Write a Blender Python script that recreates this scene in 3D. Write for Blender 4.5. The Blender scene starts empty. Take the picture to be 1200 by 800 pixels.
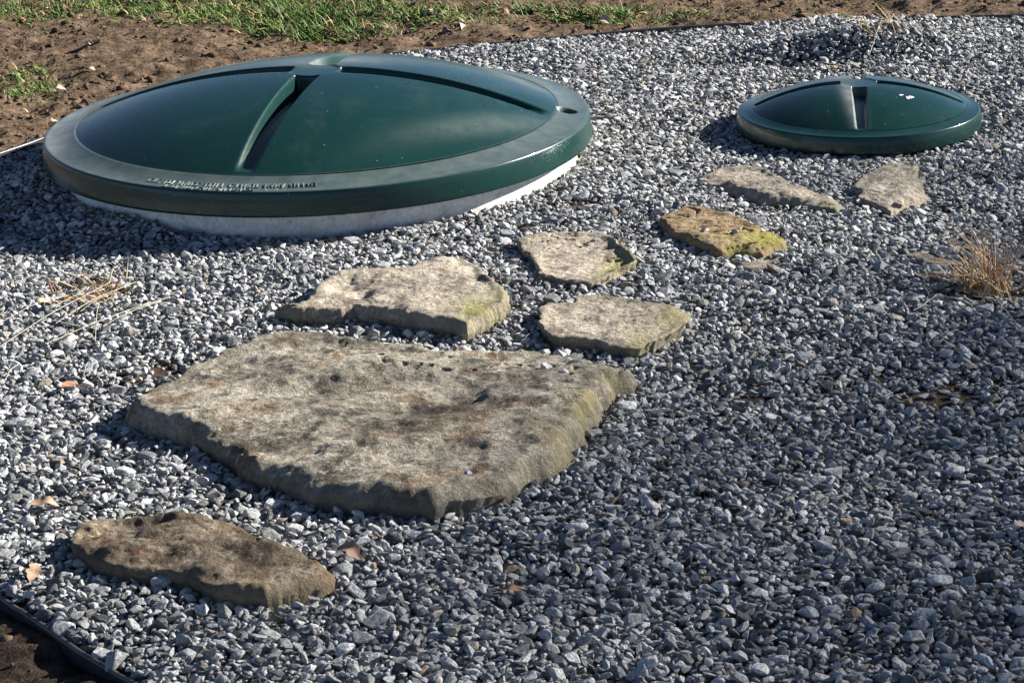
import bpy, bmesh, math, random
import numpy as np
from mathutils import Vector, Matrix
from mathutils.geometry import delaunay_2d_cdt

rng = np.random.default_rng(7)
random.seed(7)
scene = bpy.context.scene
C = scene.collection

# ------------------------------------------------------------------ camera
PITCH = math.radians(18.76929); ROLL = math.radians(-2.43781); CAM_H = 1.31737; FPX = 2800.0
cam_d = bpy.data.cameras.new('camera')
cam_d.sensor_width = 36.0; cam_d.lens = 36.0 * FPX / 1200.0
cam_d.clip_start = 0.05; cam_d.clip_end = 1000.0
cam = bpy.data.objects.new('camera', cam_d); C.objects.link(cam)
cam.matrix_world = (Matrix.Translation((0, 0, CAM_H)) @ Matrix.Rotation(math.pi/2 - PITCH, 4, 'X')
                    @ Matrix.Rotation(ROLL, 4, 'Z'))
scene.camera = cam

# ------------------------------------------------------------------ sky and sun
SUN_AZ = math.radians(19.0)      # measured from +x towards +y
SUN_EL = math.radians(24.5)
world = bpy.data.worlds.new('World'); scene.world = world
world.use_nodes = True
wn = world.node_tree.nodes; wl = world.node_tree.links
wn.clear()
w_out = wn.new('ShaderNodeOutputWorld'); w_bg = wn.new('ShaderNodeBackground'); w_sky = wn.new('ShaderNodeTexSky')
w_sky.sky_type = 'NISHITA'; w_sky.sun_disc = False
w_sky.sun_elevation = SUN_EL; w_sky.sun_rotation = math.pi/2 - SUN_AZ
w_sky.air_density = 0.42; w_sky.dust_density = 0.1; w_sky.ozone_density = 1.5
w_bg.inputs['Strength'].default_value = 0.05
wl.new(w_sky.outputs[0], w_bg.inputs['Color']); wl.new(w_bg.outputs[0], w_out.inputs['Surface'])
sun_d = bpy.data.lights.new('sun', 'SUN'); sun_d.energy = 5.0; sun_d.angle = math.radians(0.53)
sun_d.color = (1.0, 0.95, 0.88)
sun = bpy.data.objects.new('sun', sun_d); C.objects.link(sun)
sun_dir = Vector((math.cos(SUN_EL)*math.cos(SUN_AZ), math.cos(SUN_EL)*math.sin(SUN_AZ), math.sin(SUN_EL)))
sun.rotation_euler = (-sun_dir).to_track_quat('-Z', 'Y').to_euler()
sun.location = sun_dir * 30
scene.view_settings.view_transform = 'Standard'; scene.view_settings.look = 'None'
scene.view_settings.gamma = 1.0; scene.view_settings.exposure = 1.38
scene.view_settings.use_curve_mapping = False
scene.render.engine = 'CYCLES'
scene.cycles.use_denoising = True
scene.cycles.max_bounces = 6

# ------------------------------------------------------------------ pixel -> point on a level
def W(px, py, z=0.0):
    u, v = px - 600.0, py - 400.0
    c, s = math.cos(ROLL), math.sin(ROLL)
    u, v = c*u + s*v, -s*u + c*v
    xc, yc = u/FPX, -v/FPX
    Y = math.cos(PITCH) + yc*math.sin(PITCH); Z = -math.sin(PITCH) + yc*math.cos(PITCH)
    t = (z - CAM_H)/Z
    return (xc*t, Y*t)
def to_px(P):
    P = np.asarray(P, float); X, Y, Z = P[:, 0], P[:, 1], P[:, 2] - CAM_H
    zc = Y*math.cos(PITCH) - Z*math.sin(PITCH); yc = Y*math.sin(PITCH) + Z*math.cos(PITCH)
    u, v = FPX*X/zc, -FPX*yc/zc
    c, s = math.cos(ROLL), math.sin(ROLL)
    return 600 + c*u - s*v, 400 + s*u + c*v, zc

# ------------------------------------------------------------------ noise in numpy
def _hash(ix, iy, seed):
    h = (ix.astype(np.int64)*374761393 + iy.astype(np.int64)*668265263 + seed*1442695041) & 0xffffffff
    h = ((h ^ (h >> 13))*1274126177) & 0xffffffff
    h = ((h ^ (h >> 16))*2246822519) & 0xffffffff
    return ((h ^ (h >> 15)) & 0xffffff)/float(0xffffff)
def vnoise(x, y, seed=0):
    x = np.asarray(x, float); y = np.asarray(y, float)
    ix, iy = np.floor(x), np.floor(y); fx, fy = x-ix, y-iy
    fx = fx*fx*fx*(fx*(fx*6-15)+10); fy = fy*fy*fy*(fy*(fy*6-15)+10)
    a = _hash(ix, iy, seed); b = _hash(ix+1, iy, seed); c = _hash(ix, iy+1, seed); d = _hash(ix+1, iy+1, seed)
    return (a*(1-fx)+b*fx)*(1-fy) + (c*(1-fx)+d*fx)*fy - 0.5
def fbm(x, y, seed=0, octv=4, gain=0.5):
    r = 0; a = 1.0
    for k in range(octv):
        r = r + a*vnoise(x*2**k + 17.3*k, y*2**k - 9.1*k, seed+k); a *= gain
    return r
def sstep(a, b, x):
    t = np.clip((x-a)/(b-a), 0, 1); return t*t*(3-2*t)

# ------------------------------------------------------------------ object helpers
def tag(o, label=None, cat=None, group=None, kind=None):
    if label: o['label'] = label
    if cat: o['category'] = cat
    if group: o['group'] = group
    if kind: o['kind'] = kind
    return o
def new_obj(name, me, mat=None, parent=None):
    o = bpy.data.objects.new(name, me)
    if mat is not None and me is not None and not me.materials: me.materials.append(mat)
    C.objects.link(o)
    if parent is not None: o.parent = parent
    return o
def empty(name, loc):
    o = bpy.data.objects.new(name, None); o.location = loc; o.empty_display_size = 0.1
    C.objects.link(o); return o
def mesh_np(name, verts, faces, smooth=True):
    """faces: list of tuples or an (n,k) array"""
    me = bpy.data.meshes.new(name)
    verts = np.asarray(verts, np.float32)
    if isinstance(faces, np.ndarray):
        n, k = faces.shape
        me.vertices.add(len(verts)); me.vertices.foreach_set('co', verts.ravel())
        me.loops.add(n*k); me.loops.foreach_set('vertex_index', faces.astype(np.int32).ravel())
        me.polygons.add(n); me.polygons.foreach_set('loop_start', np.arange(0, n*k, k, dtype=np.int32))
        me.update(calc_edges=True); me.validate()
    else:
        me.from_pydata([tuple(v) for v in verts.tolist()], [], faces); me.update()
    if smooth and len(me.polygons): me.polygons.foreach_set('use_smooth', np.ones(len(me.polygons), bool))
    return me
def grid_faces(nr, nc, wrap=False):
    i = np.arange(nr-1)[:, None]; j = np.arange(nc if wrap else nc-1)[None, :]
    j2 = (j+1) % nc
    a = i*nc+j; b = i*nc+j2; c = (i+1)*nc+j2; d = (i+1)*nc+j
    return np.stack([a, b, c, d], -1).reshape(-1, 4)

# ------------------------------------------------------------------ material helpers
class NT:
    def __init__(s, name):
        s.m = bpy.data.materials.new(name); s.m.use_nodes = True
        s.t = s.m.node_tree; s.n = s.t.nodes; s.l = s.t.links
        s.n.clear()
        s.out = s.n.new('ShaderNodeOutputMaterial'); s.b = s.n.new('ShaderNodeBsdfPrincipled')
        s.l.new(s.b.outputs[0], s.out.inputs['Surface'])
        s.tc = s.n.new('ShaderNodeTexCoord')
    def link(s, a, b): s.l.new(a, b)
    def noise(s, scale, detail=4, rough=0.6, coord='Object', dist=0.0, vec=None):
        n = s.n.new('ShaderNodeTexNoise'); n.inputs['Scale'].default_value = scale
        n.inputs['Detail'].default_value = detail; n.inputs['Roughness'].default_value = rough
        n.inputs['Distortion'].default_value = dist
        s.link(vec if vec is not None else s.tc.outputs[coord], n.inputs['Vector']); return n.outputs['Fac']
    def vor(s, scale, feature='F1', coord='Object'):
        n = s.n.new('ShaderNodeTexVoronoi'); n.inputs['Scale'].default_value = scale; n.feature = feature
        s.link(s.tc.outputs[coord], n.inputs['Vector']); return n.outputs['Distance']
    def ramp(s, fac, stops, interp='LINEAR'):
        r = s.n.new('ShaderNodeValToRGB'); r.color_ramp.interpolation = interp
        e = r.color_ramp.elements
        while len(e) < len(stops): e.new(0.5)
        for k, (p, c) in enumerate(stops):
            e[k].position = p
            e[k].color = (c, c, c, 1) if isinstance(c, (int, float)) else (*c, 1)
        s.link(fac, r.inputs[0]); return r.outputs[0]
    def mix(s, fac, a, b, mode='MIX'):
        m = s.n.new('ShaderNodeMix'); m.data_type = 'RGBA'; m.blend_type = mode
        for sock, v in ((m.inputs[0], fac), (m.inputs[6], a), (m.inputs[7], b)):
            if isinstance(v, (int, float)): sock.default_value = v
            elif isinstance(v, tuple): sock.default_value = (*v, 1)
            else: s.link(v, sock)
        return m.outputs[2]
    def math(s, op, a, b=None):
        m = s.n.new('ShaderNodeMath'); m.operation = op
        for k, v in enumerate((a, b)):
            if v is None: continue
            if isinstance(v, (int, float)): m.inputs[k].default_value = v
            else: s.link(v, m.inputs[k])
        return m.outputs[0]
    def bump(s, h, strength, dist=0.01):
        b = s.n.new('ShaderNodeBump'); b.inputs['Strength'].default_value = strength; b.inputs['Distance'].default_value = dist
        s.link(h, b.inputs['Height'])
        s.link(b.outputs[0], s.b.inputs['Normal']); return b
    def set(s, **k):
        for a, v in k.items():
            i = s.b.inputs[a.replace('_', ' ')]
            if isinstance(v, (int, float)): i.default_value = v
            elif isinstance(v, tuple): i.default_value = (*v, 1) if len(v) == 3 else v
            else: s.link(v, i)
        return s
    def attr(s, name):
        a = s.n.new('ShaderNodeAttribute'); a.attribute_name = name; return a

def mat_gravel():
    m = NT('crushed_granite')
    oi = m.n.new('ShaderNodeObjectInfo')
    base = m.ramp(oi.outputs['Random'], [(0.0, (.060, .066, .068)), (.14, (.14, .148, .152)), (.34, (.27, .28, .284)), (.56, (.40, .408, .41)), (.80, (.53, .535, .53)),
                                         (.93, (.68, .675, .66)), (.95, (.22, .21, .18)), (.972, (.32, .235, .16)), (.985, (.19, .21, .175)), (1.0, (.60, .56, .49))])
    off = m.n.new('ShaderNodeVectorMath'); off.operation = 'ADD'
    m.link(m.tc.outputs['Object'], off.inputs[0]); m.link(oi.outputs['Location'], off.inputs[1])
    speck = m.noise(2.6, 4, .7, vec=off.outputs[0])
    sp = m.ramp(speck, [(.38, 0.55), (.5, .95), (.58, 1.3)])
    col = m.mix(1.0, base, sp, 'MULTIPLY')
    dustn = m.noise(1.1, 2, .5, vec=off.outputs[0])
    d = m.ramp(dustn, [(.5, 0.0), (.75, .45)])
    col = m.mix(d, col, (.40, .40, .385))
    m.set(Base_Color=col, Roughness=.62, Specular_IOR_Level=.35)
    m.bump(speck, .35, .12)
    return m.m
def mat_soil(name, c1, c2, c3, bump=.8):
    m = NT(name)
    a = m.noise(7, 6, .65); b = m.noise(60, 5, .7)
    col = m.ramp(a, [(.30, c1), (.5, c2), (.68, c3)])
    col = m.mix(1.0, col, m.ramp(b, [(.38, .45), (.5, .95), (.62, 1.4)]), 'MULTIPLY')
    col = m.mix(m.math('MULTIPLY', m.attr('mulch_shade').outputs['Fac'], m.ramp(a, [(.3, 1.0), (.65, .8)])), col, m.mix(1.0, (.045, .031, .022), m.ramp(b, [(.38, .4), (.5, .95), (.62, 1.7)]), 'MULTIPLY'))  # mixes in the dark near tone, mulch colour plus painted shade
    bits = m.ramp(m.vor(150), [(.0, 1.0), (.09, 1.0), (.14, 0.0)])
    col = m.mix(m.math('MULTIPLY', bits, m.ramp(m.noise(22, 2), [(.55, 0.0), (.62, .55)])), col, (.33, .27, .19))
    m.set(Base_Color=col, Roughness=.95, Specular_IOR_Level=.15)
    m.bump(b, bump, .012)
    return m.m
def mat_lid():
    m = NT('dark_green_plastic')
    geo = m.n.new('ShaderNodeNewGeometry')
    sep = m.n.new('ShaderNodeSeparateXYZ'); m.link(geo.outputs['Normal'], sep.inputs[0])
    big = m.noise(5.5, 5, .62); fine = m.noise(70, 4, .7)
    base = m.mix(m.ramp(big, [(.3, 0.0), (.7, 1.0)]), (.0048, .029, .0245), (.0068, .039, .033))
    # settled dust and scuffs, with shapes of their own
    dust = m.math('MULTIPLY', m.ramp(m.noise(4.0, 6, .7, dist=.6), [(.54, 0.0), (.74, .14)]), m.ramp(fine, [(.35, .25), (.65, 1.0)]))
    dust = m.math('MULTIPLY', dust, m.ramp(sep.outputs['Z'], [(.80, 0.0), (.97, .8)]))
    at = m.attr('dust').outputs['Fac']
    dust = m.math('MAXIMUM', dust, m.math('MULTIPLY', at, m.ramp(m.noise(26, 5, .7), [(.32, .45), (.62, .8)])))
    col = m.mix(dust, base, (.26, .29, .28))
    spots = m.math('MULTIPLY', m.ramp(m.vor(48), [(.0, 1.0), (.06, .9), (.09, 0.0)]), m.ramp(m.noise(11, 2), [(.53, 0.0), (.60, .7)]))
    col = m.mix(spots, col, (.32, .34, .32))
    m.set(Base_Color=col, Specular_IOR_Level=.30, Coat_Weight=.22, Coat_Roughness=.10)
    m.set(Roughness=m.ramp(m.math('ADD', m.math('MULTIPLY', dust, .7), m.math('MULTIPLY', fine, .22)), [(0.0, .22), (1.0, .75)]))
    m.bump(m.noise(260, 3, .6), .06, .004)
    return m.m
def mat_rock(name, light, mid, dark, stain, moss=None, moss_amt=0.0, stain_lo=.55):
    m = NT(name)
    big = m.noise(6.5, 6, .68, dist=.5); med = m.noise(24, 6, .7); fin = m.noise(130, 5, .75)
    col = m.ramp(big, [(.37, dark), (.455, mid), (.54, light)])
    col = m.mix(m.ramp(med, [(.38, .85), (.48, 0.0)]), col, dark)
    col = m.mix(m.ramp(m.noise(9.5, 5, .66, dist=1.0), [(stain_lo, 0.0), (stain_lo+.13, .8)]), col, stain)
    lich = m.ramp(m.noise(42, 5, .75), [(.53, 0.0), (.60, .6)])
    col = m.mix(lich, col, tuple(min(.6, c*1.25+.03) for c in light))
    col = m.mix(1.0, col, m.ramp(fin, [(.38, .58), (.47, .96), (.53, 1.06), (.62, 1.42)]), 'MULTIPLY')
    if moss:
        at = m.attr('side').outputs['Fac']
        mm = m.math('MULTIPLY', m.ramp(m.noise(11, 5, .7), [(.42, 0.0), (.55, 1.0)]), m.math('ADD', m.math('ADD', m.math('MULTIPLY', at, .2), moss_amt), m.attr('moss').outputs['Fac']))
        col = m.mix(mm, col, moss)
    stn = m.math('MULTIPLY', m.attr('stain').outputs['Fac'], m.ramp(m.noise(28, 6, .75, dist=.8), [(.32, .15), (.50, 1.0)]))
    col = m.mix(stn, col, (.055, .042, .030))
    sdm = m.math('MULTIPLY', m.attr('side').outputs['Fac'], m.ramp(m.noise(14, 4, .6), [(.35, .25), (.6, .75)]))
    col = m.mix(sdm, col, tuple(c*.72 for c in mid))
    m.set(Base_Color=col, Roughness=.93, Specular_IOR_Level=.2)
    h = m.math('ADD', m.math('MULTIPLY', fin, .5), m.math('MULTIPLY', med, 1.0))
    m.bump(h, .95, .013)
    return m.m
def mat_simple(name, c1, c2, scale=40, rough=.8, spec=.3, bump=0.0, metallic=0.0, coord='Object'):
    m = NT(name)
    n = m.noise(scale, 5, .65, coord=coord)
    m.set(Base_Color=m.ramp(n, [(.3, c1), (.7, c2)]), Roughness=rough, Specular_IOR_Level=spec, Metallic=metallic)
    if bump: m.bump(n, bump, .004)
    return m.m
def mat_blades(name, rough=.6, trans=0.0):
    m = NT(name)
    a = m.attr('tint'); m.set(Base_Color=a.outputs['Color'], Roughness=rough, Specular_IOR_Level=.3)
    return m.m

M_GRAVEL = mat_gravel()
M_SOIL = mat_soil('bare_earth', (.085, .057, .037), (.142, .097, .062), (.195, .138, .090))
M_BASE = mat_soil('gritty_subsoil', (.05, .036, .025), (.085, .058, .038), (.12, .082, .055))
M_LID = mat_lid()
M_EDGE = mat_simple('weathered_edging', (.035, .038, .045), (.08, .08, .085), 30, .30, .5, .1, 0.0)
def mat_pipe():
    m = NT('off_white_concrete')
    n1 = m.noise(11, 5, .65); n2 = m.noise(24, 6, .7); n3 = m.noise(120, 4, .7)
    col = m.ramp(n1, [(.3, (.70, .68, .61)), (.6, (.84, .83, .79))])
    col = m.mix(m.ramp(n2, [(.58, 0.0), (.70, .7)]), col, (.30, .23, .15))
    col = m.mix(1.0, col, m.ramp(n3, [(.3, .75), (.6, 1.1)]), 'MULTIPLY')
    m.set(Base_Color=col, Roughness=.85, Specular_IOR_Level=.25); m.bump(n3, .3, .004)
    return m.m
M_PIPE = mat_pipe()
M_BLADE = mat_blades('grass_blades', .55)
M_STRAW = mat_blades('dry_straw', .7)
M_LEAF = mat_blades('dead_leaf', .65)

# ------------------------------------------------------------------ layout of the bed
BIG = dict(c=(-.40735, 5.15895), R=.600, z=.100, skirt=.0525)
SML = dict(c=(.80800, 5.29662), R=.27231, z=.0408, skirt=.0408)

edge_px_back = [(1290, 15, .012), (1200, 18.5, .012), (1080, 21, .012), (960, 24.5, .012), (850, 29.5, .012), (750, 36, .012), (650, 44.5, .012), (570, 52, .012), (500, 59, .012)]
edge_w = [W(a, b, z) for a, b, z in edge_px_back]
edge_w = [(3.4, 5.6), (2.6, 6.1)] + edge_w
edge_w += [(-.62, 6.12), (-.90, 5.83), W(48, 163, .012), W(0, 180, .012), (-1.26, 5.10), (-1.29, 4.6), (-1.24, 4.1), (-1.10, 3.6), (-.90, 3.2)]
edge_w += [W(a, b, .012) for a, b in [(0, 697), (28, 715.6), (56, 734), (79, 751), (105, 768), (131, 783), (157.5, 799), (200, 824)]]
edge_w += [(-.18, 2.40), (.25, 2.22), (.9, 2.15), (1.6, 2.3)]
def catmull(P, n=8):
    P = np.array(P); out = []
    for i in range(len(P)-1):
        p0 = P[max(i-1, 0)]; p1 = P[i]; p2 = P[i+1]; p3 = P[min(i+2, len(P)-1)]
        for t in np.linspace(0, 1, n, endpoint=False):
            out.append(.5*((2*p1)+(-p0+p2)*t+(2*p0-5*p1+4*p2-p3)*t*t+(-p0+3*p1-3*p2+p3)*t**3))
    out.append(P[-1]); return np.array(out)
EDGE = catmull(edge_w, 8)
BEDPOLY = np.vstack([EDGE, [(3.4, 3.2)]])
def in_poly(x, y, poly):
    x = np.asarray(x, float); y = np.asarray(y, float); r = np.zeros(x.shape, bool)
    n = len(poly); j = n-1
    for i in range(n):
        xi, yi = poly[i]; xj, yj = poly[j]
        if yi != yj:
            c = ((yi > y) != (yj > y)) & (x < (xj-xi)*(y-yi)/(yj-yi)+xi)
            r ^= c
        j = i
    return r
def dist_poly(x, y, poly, closed=True):
    x = np.asarray(x, float); y = np.asarray(y, float); d = np.full(x.shape, 1e9)
    n = len(poly)
    for i in range(n if closed else n-1):
        a = poly[i]; b = poly[(i+1) % n]; e = b-a; L = e@e+1e-12
        t = np.clip(((x-a[0])*e[0]+(y-a[1])*e[1])/L, 0, 1)
        d = np.minimum(d, np.hypot(x-a[0]-t*e[0], y-a[1]-t*e[1]))
    return d

def gauss(x, y, c, sx, sy, rot=0.0):
    dx, dy = x-c[0], y-c[1]; ca, sa = math.cos(rot), math.sin(rot)
    u = dx*ca+dy*sa; v = -dx*sa+dy*ca
    return np.exp(-.5*((u/sx)**2+(v/sy)**2))
MOUND = W(1010, 66); HOLLOW = W(925, 76)
def G(x, y):
    x = np.asarray(x, float); y = np.asarray(y, float)
    z = .014*fbm(x*2.2, y*2.2, 11, 3) + .006*vnoise(x*9, y*9, 15)
    z = z + .068*gauss(x, y, MOUND, .19, .075, -.1) - .022*gauss(x, y, HOLLOW, .16, .07)
    z = z + .060*gauss(x, y, W(78, 224), .10, .10) - .036*gauss(x, y, W(-25, 285), .28, .26) + .040*gauss(x, y, W(160, 260), .15, .10) - .008*gauss(x, y, BIG['c'], .7, .7) - .018*gauss(x, y, SML['c'], .33, .3)
    return z
PATCH = [(W(185, 438), .11, .05, .5), (W(250, 600), .03, .02, 0), (W(1105, 470), .10, .07, .2), (W(1010, 445), .06, .03, 0), (W(620, 268), .05, .03, 0), (W(690, 242), .06, .03, 0),
         (W(1150, 350), .09, .06, 0), (W(105, 348), .07, .05, 0), (W(995, 445), .05, .03, 0), (W(880, 470), .04, .02, 0), (W(100, 450), .05, .03, 0), (W(690, 200), .03, .03, 0), (W(1100, 250), .05, .03, 0)]
def patchy(x, y):
    r = 0
    for c, sx, sy, ro in PATCH: r = np.maximum(r, gauss(x, y, c, sx, sy, ro))
    return np.clip(r*1.15 + .5*vnoise(np.asarray(x)*30, np.asarray(y)*30, 5)*r, 0, 1)
def S(x, y):
    x = np.asarray(x, float); y = np.asarray(y, float)
    low = 1-sstep(3.4, 4.6, y)
    z = -.006 - .006*low + .030*fbm(x*2.1, y*2.1, 31, 3) + .016*fbm(x*11, y*11, 41, 3, .6) + .010*fbm(x*38, y*38, 51, 3, .6)
    return z

# ------------------------------------------------------------------ ground
def axis(lo, hi, step, far):
    core = np.arange(lo, hi+1e-6, step); a = []; s = step*2; p = core[-1]
    while p < far: p += s; a.append(p); s *= 1.35
    b = []; s = step*2; p = core[0]
    while p > -far: p -= s; b.append(p); s *= 1.35
    return np.concatenate([b[::-1], core, a])
gx = axis(-2.4, 2.3, .013, 160); gy = axis(2.2, 8.2, .013, 160)
XX, YY = np.meshgrid(gx, gy)
inside = np.zeros(XX.shape, bool)
near = (np.abs(XX) < 4) & (YY > 1.5) & (YY < 9)
inside[near] = in_poly(XX[near], YY[near], BEDPOLY)
de = np.full(XX.shape, 9.0); de[near] = dist_poly(XX[near], YY[near], EDGE, False)
ZZ = np.where(near, S(XX, YY), -.02 + .25*vnoise(XX*.06, YY*.06, 3)*sstep(6, 40, np.hypot(XX, YY-4)))
nb = near & ~inside & (de < .05) & (YY > 4)
ZZ[nb] = np.minimum(ZZ[nb], .003)
ZZ[inside & (de > .012)] = -.10
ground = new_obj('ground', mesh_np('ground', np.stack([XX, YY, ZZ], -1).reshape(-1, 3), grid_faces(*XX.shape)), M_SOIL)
near_dark = (1-sstep(3.0, 4.4, YY)).ravel()  # near earth darkened: the edging's shade painted in along with a mulch tone
at = ground.data.attributes.new('mulch_shade', 'FLOAT', 'POINT'); at.data.foreach_set('value', near_dark.astype(np.float32))
tag(ground, 'brown bare earth around the gravel bed', None, None, 'structure')

# gravel bed sub-base
BX = np.arange(-1.36, 3.3, .02); BY = np.arange(2.1, 6.75, .02)
bx, by = np.meshgrid(BX, BY)
BASE_OFF = -.014
def base_z(x, y):
    p = patchy(x, y)
    return G(x, y) + BASE_OFF*(1-p) - .003*p + .006*fbm(np.asarray(x)*25, np.asarray(y)*25, 8, 3)*(.4+p)
bz = base_z(bx, by)
ok = in_poly(bx, by, BEDPOLY)
F = grid_faces(*bx.shape); okf = ok.ravel()[F].all(1)
bed = new_obj('gravel_bed', mesh_np('gravel_bed', np.stack([bx, by, bz], -1).reshape(-1, 3), F[okf]), M_BASE)
bm = bmesh.new(); bm.from_mesh(bed.data)
bmesh.ops.delete(bm, geom=[v for v in bm.verts if not v.link_faces], context='VERTS'); bm.to_mesh(bed.data); bm.free()
tag(bed, 'grey gravel bed with brown subsoil showing in patches', None, None, 'structure')

# ------------------------------------------------------------------ flagstones
SLABS = []   # footprints, for the gravel to pack around
def resample(P, step):
    P = np.asarray(P, float); Q = np.vstack([P, P[:1]])
    L = np.hypot(*np.diff(Q[:, :2], axis=0).T); s = np.concatenate([[0], np.cumsum(L)])
    n = int(s[-1]/step); t = np.linspace(0, s[-1], n, endpoint=False)
    return np.stack([np.interp(t, s, Q[:, k]) for k in range(P.shape[1])], 1), t, s[-1]
def flagstone(name, label, px, Hc, mat, seed, rise=.0, rough=.004, step=.0034, tilt=(0, 0), layers=.004, sink=.05, jag=.004, ctr=None, bumps=(), smooth_out=1, group='flat stones set in the gravel', stains=(), moss=()):
    """px: (x, y, h) of the visible outline, h = height of that point above the gravel"""
    pts = []
    for p in px:
        a, b = p[0], p[1]; h = p[2] if len(p) > 2 else Hc
        g = 0.0
        for _ in range(3):
            w = W(a, b, g+h); g = float(G(*w))
        pts.append((w[0], w[1], h))
    P, t, Lp = resample(pts, step)
    for _ in range(1): P = (np.roll(P, 1, 0) + 2*P + np.roll(P, -1, 0))/4
    for _ in range(30 if rise > 0 else 4): P[:, 2] = (np.roll(P[:, 2], 1) + 2*P[:, 2] + np.roll(P[:, 2], -1))/4
    n = len(P)
    d = np.roll(P[:, :2], -1, 0) - np.roll(P[:, :2], 1, 0); nrm = np.stack([d[:, 1], -d[:, 0]], 1); nrm /= np.linalg.norm(nrm, axis=1)[:, None]+1e-9
    c = P[:, :2].mean(0) if ctr is None else np.array(W(ctr[0], ctr[1], Hc))
    sgn = np.sign(((P[:, :2]-c)*nrm).sum())
    nrm *= sgn
    ang = t/Lp*2*math.pi
    def loopn(freq, sd): return vnoise(np.cos(ang)*Lp*freq/6.28+50, np.sin(ang)*Lp*freq/6.28+50, sd)
    hf = .6 if rise > 0 else 1.3
    off = jag*2.2*loopn(22, seed) + jag*1.5*hf*loopn(60, seed+1) + jag*.9*hf*loopn(140, seed+2)
    P[:, :2] += nrm*off[:, None]
    SLABS.append(P[:, :2].copy())
    # top: hexagonal grid of points inside the outline, joined by a constrained triangulation
    lo, hi = P[:, :2].min(0), P[:, :2].max(0)
    gxx, gyy = np.meshgrid(np.arange(lo[0], hi[0], step), np.arange(lo[1], hi[1], step*.87))
    gxx = gxx + (np.arange(gxx.shape[0]) % 2)[:, None]*step*.5
    jr = np.random.default_rng(seed)
    gxx = (gxx + jr.uniform(-.2, .2, gxx.shape)*step).ravel(); gyy = (gyy + jr.uniform(-.2, .2, gyy.shape)*step).ravel()
    k_ = in_poly(gxx, gyy, P[:, :2]); gxx, gyy = gxx[k_], gyy[k_]
    k_ = dist_poly(gxx, gyy, P[:, :2]) > step*.55; gxx, gyy = gxx[k_], gyy[k_]
    vin = [Vector(p) for p in P[:, :2].tolist()] + [Vector(p) for p in zip(gxx.tolist(), gyy.tolist())]
    vo, _, fo, ov, _, _ = delaunay_2d_cdt(vin, [(k, (k+1) % n) for k in range(n)], [list(range(n))], 1, 1e-6)
    xy = np.array([(v[0], v[1]) for v in vo]); x, y = xy[:, 0], xy[:, 1]
    dist = np.full(len(xy), 9.0); h0 = np.full(len(xy), Hc)
    for k in range(n):
        q = np.hypot(x-P[k, 0], y-P[k, 1]); m_ = q < dist; dist[m_] = q[m_]; h0[m_] = P[k, 2]
    dist = dist_poly(x, y, P[:, :2])
    u = np.clip(dist/(rise if rise > 0 else .05), 0, 1); prof = 1-(1-u)**2.2
    z = h0 + (Hc-h0)*prof + tilt[0]*(x-c[0]) + tilt[1]*(y-c[1])
    for (bxp, byp, br, bh) in bumps:
        wc = W(bxp, byp, Hc); z = z + bh*np.exp(-((x-wc[0])**2+(y-wc[1])**2)/(2*br*br))*sstep(0, .03, dist)
    edge = sstep(0, .02, dist)
    wx = x + .03*vnoise(x*8, y*8, seed+3); wy = y + .03*vnoise(x*8, y*8, seed+4)
    ca_, sa_ = math.cos(seed), math.sin(seed)*.5
    f = fbm(x*5, y*5, seed+10, 4, .5)
    bed_n = fbm((wx*.95+wy*.3)*7, (wy*.95-wx*.3)*20, seed+12, 4, .55)
    ridge = 1-np.abs(bed_n)*4
    q = (fbm(wx*6, wy*9, seed+20, 4, .55)+.03)*9; ter = np.floor(q)+sstep(.80, 1.0, q-np.floor(q))
    pit = np.clip(.06-np.abs(fbm(wx*7, wy*15, seed+50, 4, .6)), 0, 1)*np.clip(fbm(x*4, y*4, seed+52, 2)*4, 0, 1)*6
    z = z + edge*(rough*2.2*f + rough*.55*ridge + layers*ter*.45) + rough*.8*fbm(x*55, y*55, seed+30, 3, .65) - edge*rough*6.0*pit
    z = z - .003*(1-np.clip(dist/.005, 0, 1))**2*(0.3+1.3*(vnoise(x*40, y*40, seed+44)+.5))
    z = z + G(x, y)
    outi = np.full(n, -1)
    for k, l_ in enumerate(ov):
        for q_ in l_:
            if q_ < n: outi[q_] = k
    V = np.stack([x, y, z], 1); zt = z[outi]; nt = len(V)
    hgt = zt - (G(P[:, 0], P[:, 1])-sink); rowsV = []
    for k, tt in enumerate([.15, .3, .45, .6, .74, .88, 1.0]):
        lay = vnoise(zt*0+tt*7, zt*0, seed+80)
        bul = .005*loopn(30, seed+60+k//2) + .005*loopn(90, seed+70+k) - .003*tt + .016*lay*(1 if k < 6 else 0)
        pxy = P[:, :2] + nrm*bul[:, None]
        rowsV.append(np.stack([pxy[:, 0], pxy[:, 1], zt - hgt*tt], 1))
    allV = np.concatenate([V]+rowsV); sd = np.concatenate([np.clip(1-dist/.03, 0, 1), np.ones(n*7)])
    faces = [list(f_) for f_ in fo]
    for k in range(7):
        for j_ in range(n):
            a_, b_ = j_, (j_+1) % n
            up = (outi[a_], outi[b_]) if k == 0 else (nt+(k-1)*n+a_, nt+(k-1)*n+b_)
            faces.append([int(up[0]), int(up[1]), int(nt+k*n+b_), int(nt+k*n+a_)])
    me = bpy.data.meshes.new(name)
    org = np.array([c[0], c[1], float(G(*c))]); allV = allV - org
    me.from_pydata(allV.tolist(), [], faces); me.update()
    bm = bmesh.new(); bm.from_mesh(me); bmesh.ops.recalc_face_normals(bm, faces=bm.faces)
    if sum(f_.normal.z for f_ in bm.faces) < 0: bmesh.ops.reverse_faces(bm, faces=bm.faces)
    bm.to_mesh(me); bm.free()
    me.polygons.foreach_set('use_smooth', np.ones(len(me.polygons), bool))
    me.set_sharp_from_angle(angle=math.radians(38))
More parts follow.
